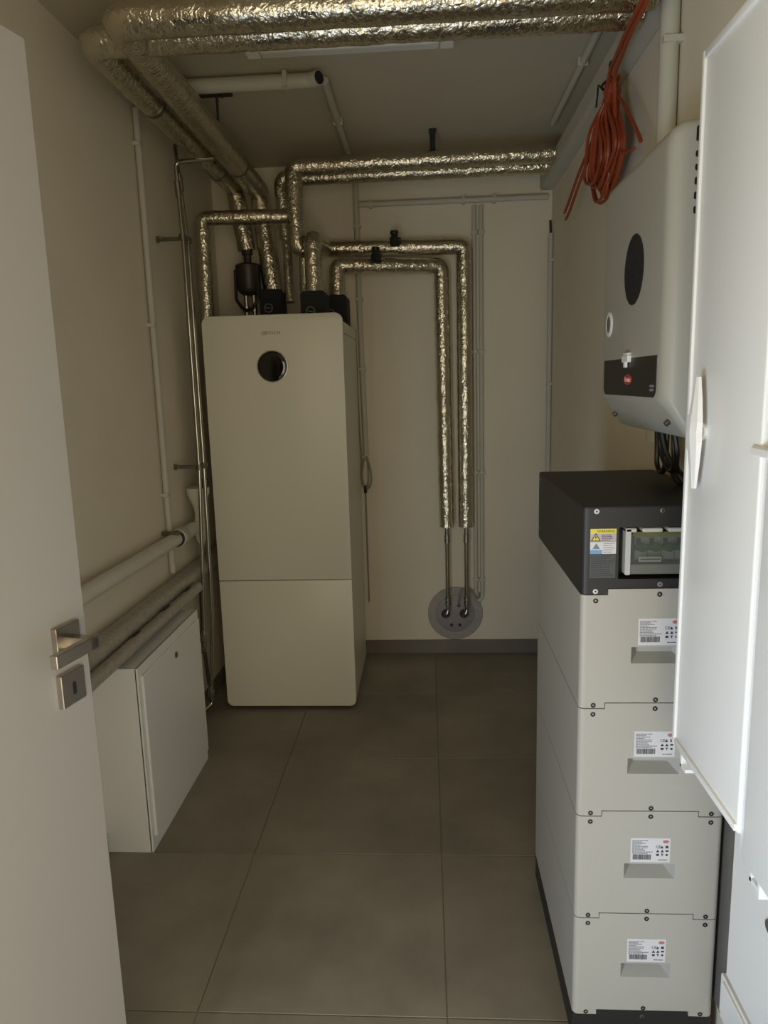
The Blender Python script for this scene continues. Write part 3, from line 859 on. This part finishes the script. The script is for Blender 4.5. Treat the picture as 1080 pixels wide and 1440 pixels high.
tz0 = Z0 + 4 * MH
bt = thing('battery_control_unit', ((BX0 + BX1) / 2, 1.72, tz0), 'dark grey control unit with breaker window on top of the battery stack', 'battery')
bm = prism(stack_profile(tz0, 1.227, True, False), 'y', BY0, BY1)
round_front(bm)
te = [e for e in bm.edges if abs(e.verts[0].co.z - 1.227) < 1e-5 and abs(e.verts[1].co.z - 1.227) < 1e-5 and len(e.link_faces) == 2 and e.calc_face_angle(0) > .5]
bmesh.ops.bevel(bm, geom=te, offset=.005, segments=3, affect='EDGES', profile=.5)
co = obj('cover', bm, 'battery_dark', bt)
RX0, RX1, RZ0, RZ1 = 0.377, 0.572, 1.078, 1.184
apply_boolean(co, B(RX0, RX1, BY0 - .02, BY0 + .045, RZ0, RZ1))
co.data.materials.clear(); co.data.materials.append(MATS['battery_dark'])
for x in (0.332, 0.460, 0.585): screw(bt, x, 1.2165, 'sticker_white' if x < .4 else 'zinc')
for x in (0.333, 0.584): screw(bt, x, 1.053, 'sticker_white')
screw(bt, 0.460, 1.0665, 'grey_print')
for z in (1.21, 1.075):
    obj('screw', C((BX0, 1.975, z), (BX0 - .0022, 1.975, z), .005, 12), 'zinc', bt)
# breaker window
wf = bmesh.new()
oy0, oy1 = BY0 - .003, BY0 + .040
FX0, FX1, FZ0, FZ1 = 0.3890, 0.5640, 1.087, 1.182
prism(rrect(FX0, FX0 + .0105, FZ0, FZ1, .003), 'y', oy0, oy1, bm=wf)
prism(rrect(FX1 - .0105, FX1, FZ0, FZ1, .003), 'y', oy0, oy1, bm=wf)
for x0, x1 in ((FX0, FX0 + .022), (FX0 + .0325, FX0 + .0720), (FX0 + .0825, FX0 + .1225), (FX1 - .022, FX1)):
    box(wf, x0, x1, oy0, oy1, FZ1 - .0085, FZ1, .002, 1)
wfo = obj('window_frame', wf, 'window_frame', bt)
obj('lower_bar', B(FX0 + .008, FX1 - .008, oy0 + .004, oy1, FZ0, FZ0 + .022, .002, 1), 'smoky_grey', bt)
lid = obj('clear_lid', B(FX0 + .0115, FX1 - .0115, BY0 - .001, BY0 + .003, FZ0 + .0225, FZ1 - .0105, .001, 1), 'clear_lid', bt)
obj('yellow_strip', B(FX0 + .020, FX1 - .020, BY0 + .016, BY0 + .018, FZ1 - .022, FZ1 - .0115), 'olive_strip', bt)
for k in range(5):
    x = 0.4135 + k * .0265
    br = obj('breaker', B(x, x + .0252, BY0 + .020, BY0 + .044, FZ0 + .026, FZ1 - .0220), 'breaker_grey', bt)
    obj('black_slot', B(x + .002, x + .0105, BY0 + .0175, BY0 + .020, FZ1 - .0385, FZ1 - .0245), 'black_plastic', br)
    obj('green_toggle', prism([(x - .001, 1.1350), (x + .0125, 1.1300), (x + .0262, 1.1350), (x + .0262, 1.1420), (x + .0125, 1.1480), (x - .001, 1.1420)], 'y', BY0 + .010, BY0 + .020), 'green_plastic', br)
obj('marking_strip', B(0.4180, 0.4620, BY0 + .0055, BY0 + .0065, FZ0 + .0245, FZ0 + .0350), 'sticker_white', bt)
mk = bmesh.new(); rr = random.Random(9); x = 0.4220
while x < 0.4580:
    w = rr.uniform(.0015, .0035); box(mk, x, x + w, BY0 + .0050, BY0 + .0055, FZ0 + .0282, FZ0 + .0312); x += w + .0006
obj('marking_print', mk, 'dark_print', bt)
# warning stickers
yp = BY0 - .0006
ws = obj('warning_sticker', B(0.3205, 0.3715, yp, BY0, 1.1555, 1.1815), 'sticker_mauve', bt)
obj('yellow_header', B(0.3205, 0.3715, yp - .0003, yp, 1.1720, 1.1815), 'sticker_yellow', ws)
obj('header_lettering', put(text_bm('WARNING', .0072, .0002), (0.3510, yp - .0004, 1.1766), (1, 0, 0), (0, 0, 1)), 'dark_print', ws)
tr = bmesh.new()
prism([(0.3215, 1.1565), (0.3410, 1.1565), (0.33125, 1.1735)], 'y', yp - .0006, yp - .0003, bm=tr)
obj('warning_triangle', tr, 'dark_print', ws)
tr = bmesh.new(); prism([(0.3242, 1.1582), (0.3383, 1.1582), (0.33125, 1.1704)], 'y', yp - .0009, yp - .0006, bm=tr)
obj('triangle_field', tr, 'sticker_yellow', ws)
tr = bmesh.new(); prism([(0.3318, 1.1690), (0.3290, 1.1642), (0.3308, 1.1642), (0.3300, 1.1595), (0.3334, 1.1655), (0.3315, 1.1655)], 'y', yp - .0011, yp - .0009, bm=tr)
obj('bolt_symbol', tr, 'dark_print', ws)


def print_rows(x0, x1, z1, z0, n, seed, y):
    b_ = bmesh.new(); r_ = random.Random(seed)
    for k in range(n):
        z = z1 - (z1 - z0) * (k + .5) / n; x = x0; e = x1 - r_.uniform(0, (x1 - x0) * .35)
        while x < e:
            w = r_.uniform(.002, .006); box(b_, x, min(x + w, e), y - .0003, y, z - .0007, z + .0007); x += w + .001
    return b_


obj('print_lines', print_rows(0.3430, 0.3700, 1.1705, 1.1570, 4, 2, yp), 'dark_print', ws)
w2 = obj('manual_sticker', B(0.3205, 0.3715, yp, BY0, 1.1305, 1.1550), 'sticker_white', bt)
obj('blue_field', B(0.3205, 0.3440, yp - .0003, yp, 1.1305, 1.1385), 'sticker_blue', w2)
tr = bmesh.new(); prism([(0.3250, 1.1405), (0.3400, 1.1405), (0.3325, 1.1525)], 'y', yp - .0004, yp, bm=tr)
obj('triangle_symbol', tr, 'grey_print', w2)
obj('print_lines', print_rows(0.3465, 0.3700, 1.1540, 1.1320, 5, 4, yp), 'grey_print', w2)
w3 = obj('dark_sticker', B(0.3205, 0.3710, yp, BY0, 1.0810, 1.1290), 'sticker_grey', bt)
obj('print_lines', print_rows(0.3225, 0.3700, 1.1270, 1.0830, 10, 5, yp), 'dark_print', w3)

# ---------------------------------------------------------------- inverter on the right wall
iv = thing('inverter', (XR, 1.70, 1.35), 'white wall-mounted inverter with round black fan grille and dark lower band', 'inverter')


def loft_x(sections, n=6):
    bm = bmesh.new(); rings = []
    for (x, y0, y1, z0, z1, r) in sections:
        rings.append([bm.verts.new(V((x, p[0], p[1]))) for p in rrect(y0, y1, z0, z1, r, n=n)])
    for a, b in zip(rings[:-1], rings[1:]):
        m_ = len(a)
        for i in range(m_): bm.faces.new((a[i], a[(i + 1) % m_], b[(i + 1) % m_], b[i]))
    bm.faces.new(list(reversed(rings[0]))); bm.faces.new(rings[-1])
    return bm


IX = 0.455
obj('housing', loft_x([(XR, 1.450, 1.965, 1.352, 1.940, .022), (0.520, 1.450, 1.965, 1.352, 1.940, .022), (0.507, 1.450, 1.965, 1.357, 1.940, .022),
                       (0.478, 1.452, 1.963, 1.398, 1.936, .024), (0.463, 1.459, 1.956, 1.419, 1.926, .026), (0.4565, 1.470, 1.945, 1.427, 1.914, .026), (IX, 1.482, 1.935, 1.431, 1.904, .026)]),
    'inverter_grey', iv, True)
obj('dark_band', prism(rrect(1.492, 1.918, 1.434, 1.517, .020, (1, 1, 0, 0)), 'x', IX - .002, IX + .001, .0008, 1), 'black_plastic', iv)
lo_ = obj('red_oval', prism([(1.692 + .033 * math.cos(a), 1.470 + .0115 * math.sin(a)) for a in [2 * math.pi * i / 28 for i in range(28)]], 'x', IX - .0026, IX - .0019), 'logo_red', iv)
obj('lettering', put(text_bm('Fronius', .0155, .0002), (IX - .0028, 1.692, 1.470), (0, -1, 0), (0, 0, 1)), 'logo_white', lo_)
pp = bmesh.new(); rr = random.Random(4)
for k in range(2):
    y = 1.528
    while y > 1.502:
        w = rr.uniform(.003, .007); box(pp, IX - .0025, IX - .0019, y - w, y, 1.4545 - k * .008, 1.4595 - k * .008); y -= w + .001
obj('type_print', pp, 'grey_print', iv)
gy, gz, gr = 1.677, 1.7045, 0.074
gd = obj('fan_grille', L((IX + .0012, gy, gz), (-1, 0, 0), [(0, gr), (.0022, gr), (.0022, gr - .003), (.0014, gr - .003), (.0014, 0)], 48), 'black_plastic', iv, True)
gb = bmesh.new()
for k in range(-9, 10):
    off = k * .0075; h = math.sqrt(max(0, (gr - .003) ** 2 - off ** 2))
    if h < .01: continue
    for s in (1, -1):
        c0 = V((IX - .0008, gy, gz)); d1 = V((0, 1, s)).normalized(); d2 = V((0, -s, 1)).normalized()
        cyl(gb, c0 + d2 * off - d1 * h, c0 + d2 * off + d1 * h, .0008, 5)
obj('grille_mesh', gb, 'battery_dark', gd)['kind'] = 'stuff'
rg = obj('status_ring', L((IX + .0015, 1.880, 1.604), (-1, 0, 0), [(0, .030), (.0035, .030), (.005, .026), (.005, .020), (.003, .019)], 32), 'white_sheet', iv, True)
obj('ring_lens', L((IX + .0010, 1.880, 1.604), (-1, 0, 0), [(0, .0195), (.0038, .0195), (.0045, 0)], 28), 'black_glass', rg, True)
clp = bmesh.new(); box(clp, IX - .010, IX, 1.672, 1.722, 1.508, 1.524, .002, 1); box(clp, IX - .010, IX - .004, 1.692, 1.704, 1.497, 1.510); box(clp, IX - .008, IX, 1.680, 1.714, 1.522, 1.529)
obj('white_clip', clp, 'white_sheet', iv)
for z0_, z1_ in ((1.895, 1.921), (1.868, 1.879), (1.845, 1.856), (1.820, 1.833), (1.795, 1.808), (1.770, 1.783)):
    obj('vent_slot', prism(rrect(0.4975, 0.5045, z0_, z1_, .003), 'y', 1.4494, 1.4505), 'black_plastic', iv)
    obj('vent_slot', prism(rrect(0.5275, 0.5345, z0_, z1_, .003), 'y', 1.4494, 1.4505), 'black_plastic', iv)
for y in (1.50, 1.91):
    obj('corner_screw', C((0.484, y, 1.385), (0.478, y, 1.380), .006, 12), 'zinc', iv)
CBL = 'black cables under the inverter'
for lab, pts in (('left looped black cable below the inverter', [(.555, 1.80, 1.36), (.560, 1.81, 1.30), (.560, 1.805, 1.262), (.562, 1.775, 1.248), (.560, 1.745, 1.275), (.560, 1.74, 1.36)]),
                 ('middle black cable running from the inverter down behind the battery cover', [(.550, 1.76, 1.36), (.560, 1.755, 1.30), (.575, 1.715, 1.24), (.588, 1.70, 1.232)]),
                 ('second middle black cable crossing below the inverter', [(.545, 1.74, 1.36), (.555, 1.725, 1.30), (.578, 1.690, 1.245), (.590, 1.685, 1.232)]),
                 ('right black cable below the inverter nearest the cabinet', [(.550, 1.665, 1.36), (.557, 1.66, 1.31), (.565, 1.68, 1.27), (.585, 1.70, 1.25), (.595, 1.695, 1.232)]),
                 ('black cable drooping between the other inverter cables', [(.555, 1.775, 1.36), (.557, 1.77, 1.30), (.562, 1.73, 1.262), (.562, 1.69, 1.268), (.556, 1.675, 1.31), (.553, 1.675, 1.36)])):
    o = obj('power_cable', cable(pts, .0062, 8), 'black_plastic', None, True); tag(o, lab, 'cable', CBL)
wt = thing('wall_duct', (XR, 1.60, 1.0), 'short white vertical wall duct under the inverter near the cabinet', 'duct')
obj('duct_body', B(XR - .018, XR, 1.555, 1.640, 0.98, 1.352, .002, 1), 'conduit', wt)
obj('duct_lid', B(XR - .021, XR - .0175, 1.560, 1.635, 0.98, 1.352, .001, 1), 'conduit', wt)

# ---------------------------------------------------------------- electrical cabinet on the right
ec = thing('electrical_cabinet', (XR, 0.88, 0.775), 'white wall-hung electrical cabinet with tapered lever handle in the right foreground', 'cabinet')
EX = 0.450
obj('body', B(EX + .018, XR - .001, 0.46, 1.292, 0.776, 1.982, .003, 1), 'white_sheet', ec)
ed = obj('door', B(EX, EX + .018, 1.010, 1.302, 0.802, 1.980, .004, 3), 'white_sheet', ec, True)
obj('door', B(EX, EX + .018, 0.455, 0.992, 0.775, 1.980, .004, 3), 'white_sheet', ec, True)
obj('center_post', B(EX + .006, EX + .018, 0.990, 1.012, 0.785, 1.975, .001, 1), 'white_sheet', ec)
obj('edge_flange', B(EX - .0045, EX + .002, 1.279, 1.2895, 0.803, 1.979, .002, 2), 'white_sheet', ed, True)
obj('edge_flange', B(EX - .0045, EX + .002, 1.011, 1.2785, 0.806, 0.818, .002, 2), 'white_sheet', ed, True)
obj('edge_flange', B(EX - .0045, EX + .002, 1.011, 1.2785, 1.966, 1.979, .002, 2), 'white_sheet', ed, True)
# handle
ZS = lambda z: CAM_H + (z - CAM_H) * 1.0
obj('handle_base', prism(rrect(1.226, 1.272, 1.352, 1.411, .008), 'x', EX - .010, EX + .001, .003, 2), 'white_sheet', ed)
hbm = bmesh.new()
pts = []
zc = 1.386
for s, hw, th in ((-.092, .006, .006), (-.055, .015, .010), (-.016, .0215, .014), (0, .0200, .015), (.016, .0215, .014), (.055, .015, .010), (.088, .006, .006)):
    pts.append((s, hw, th))
rings = []
for s, hw, th in pts:
    y = 1.212; x0 = EX - .012
    rings.append([hbm.verts.new(V((x0, y - hw, zc + s))), hbm.verts.new(V((x0 - th * .6, y - hw * .95, zc + s))), hbm.verts.new(V((x0 - th, y - hw * .3, zc + s))),
                  hbm.verts.new(V((x0 - th, y + hw * .3, zc + s))), hbm.verts.new(V((x0 - th * .6, y + hw * .95, zc + s))), hbm.verts.new(V((x0, y + hw, zc + s)))])
for a, b in zip(rings[:-1], rings[1:]):
    for i in range(6): hbm.faces.new((a[i], a[(i + 1) % 6], b[(i + 1) % 6], b[i]))
hbm.faces.new(list(reversed(rings[0]))); hbm.faces.new(rings[-1])
ho = obj('lever_handle', hbm, 'white_sheet', ed)
obj('handle_neck', C((EX - .013, 1.214, zc), (EX + .001, 1.222, zc), .016, 16), 'white_sheet', ed)
obj('hinge', B(EX - .006, EX + .008, 0.970, 1.030, 1.366, 1.380, .003, 1), 'white_sheet', ec)
obj('hinge', B(EX - .006, EX + .008, 0.970, 1.030, 1.84, 1.854, .003, 1), 'white_sheet', ec)
for y in (1.262, 0.968):
    lb = bmesh.new(); box(lb, EX + .004, EX + .020, y - .003, y + .003, 0.757 if y < 1.2 else .770, 0.80); box(lb, EX + .004, EX + .020, y - .024, y + .003, .757 if y < 1.2 else .770, .763 if y < 1.2 else .776)
    obj('door_hook', lb, 'white_sheet', ec)
obj('door_hook', B(EX + .002, EX + .02, .935, .941, .752, .79), 'white_sheet', ec)

lc = thing('wall_cabinet', (XR, 1.0, 0.245), 'pale white flush wall cabinet cover below the electrical cabinet', 'cabinet')
obj('frame', B(0.604, XR, 0.50, 1.358, 0.247, 0.752, .002, 1), 'white_sheet', lc)
ld = obj('door', B(0.599, 0.605, 0.505, 1.353, 0.252, 0.747, .002, 1), 'white_sheet', lc)
obj('lock', C((0.600, 1.190, 0.500), (0.595, 1.190, 0.500), .012, 18), 'zinc', ld)
sd = thing('skirting_duct', (XR, 1.0, 0.06), 'white skirting duct on the right wall below the flush cabinet cover', 'duct')
obj('duct_body', B(0.606, XR, 0.20, 1.392, 0.13, 0.222, .002, 1), 'white_sheet', sd)
obj('duct_lid', B(0.600, 0.6065, 0.20, 1.372, 0.135, 0.217, .0015, 1), 'white_sheet', sd)

# ---------------------------------------------------------------- orange cable coil
oc = thing('cable_coil', (0.575, 2.45, 2.02), 'bundle of orange cable hanging in loops from the duct on the right wall', 'cable')
rr = random.Random(21)
cbm = bmesh.new()
for k in range(22):
    f = k / 21.0
    w1 = .06 + .17 * rr.random(); w2 = .04 + .16 * rr.random(); zb_ = 2.03 + .07 * rr.random(); x = 0.566 + rr.uniform(-.026, .028)
    yc = 2.47 + rr.uniform(-.05, .03)
    top = V((0.572 + rr.uniform(-.012, .012), 2.405 + rr.uniform(-.025, .025), 2.335 + rr.uniform(-.01, .015)))
    pts = [top, V((x, yc + w1 * .45, 2.26)), V((x, yc + w1 * .9, 2.18)), V((x, yc + w1, 2.13)), V((x, yc + w1 * .6, zb_ + .015)), V((x, yc, zb_)), V((x, yc - w2 * .6, zb_ + .025)), V((x, yc - w2, 2.13)), V((x, yc - w2 * .9, 2.18)), V((x, yc - w2 * .5, 2.26)), top + V((0, -.015, .004))]
    sweep(cbm, smooth_path(pts, 6), .0052, 6)
obj('coil_loops', cbm, 'orange_cable', oc, True)['kind'] = 'stuff'
for pts in ([(0.572, 2.405, 2.32), (0.560, 2.62, 2.24), (0.555, 2.80, 2.19), (0.555, 2.98, 2.135), (0.555, 3.06, 2.115)],
            [(0.572, 2.41, 2.31), (0.560, 2.64, 2.21), (0.555, 2.80, 2.15), (0.555, 2.95, 2.10), (0.555, 3.03, 2.085)],
            [(0.572, 2.39, 2.32), (0.575, 2.28, 2.24), (0.578, 2.16, 2.14), (0.580, 2.11, 2.09)],
            [(0.572, 2.39, 2.15), (0.575, 2.24, 2.10), (0.578, 2.17, 2.09)]):
    obj('loose_end', cable(pts, .0055), 'orange_cable', oc, True)
for pts in ([(0.560, 2.36, 2.12), (0.556, 2.39, 2.22), (0.556, 2.41, 2.30), (0.548, 2.34, 2.345), (0.530, 2.18, 2.335), (0.510, 1.99, 2.318), (0.500, 1.84, 2.310), (0.500, 1.70, 2.36), (0.500, 1.62, 2.54)],
            [(0.566, 2.33, 2.20), (0.564, 2.34, 2.28), (0.556, 2.31, 2.33), (0.540, 2.18, 2.325), (0.518, 1.99, 2.312), (0.508, 1.84, 2.302), (0.508, 1.69, 2.36), (0.508, 1.60, 2.54)]):
    obj('supply_run', cable(pts, .0062), 'orange_cable', oc, True)
tb = bmesh.new()
sweep(tb, smooth_path([(0.585, 2.44, 2.34), (0.548, 2.43, 2.335), (0.542, 2.39, 2.335), (0.560, 2.365, 2.34), (0.585, 2.38, 2.345)], 5), .004, 6)
obj('tie_wire', tb, 'black_plastic', oc, True)
obj('tie_end', cable([(0.548, 2.43, 2.335), (0.545, 2.47, 2.36), (0.550, 2.50, 2.35), (0.548, 2.51, 2.31)], .003), 'black_plastic', oc, True)
obj('tie_end', cable([(0.572, 2.40, 2.335), (0.566, 2.42, 2.39), (0.572, 2.43, 2.41)], .003), 'black_plastic', oc, True)
obj('core_wrap', L((0.572, 2.405, 2.29), (0, 0, 1), [(0, .022), (.03, .026), (.05, .022)], 12), 'orange_cable', oc, True)
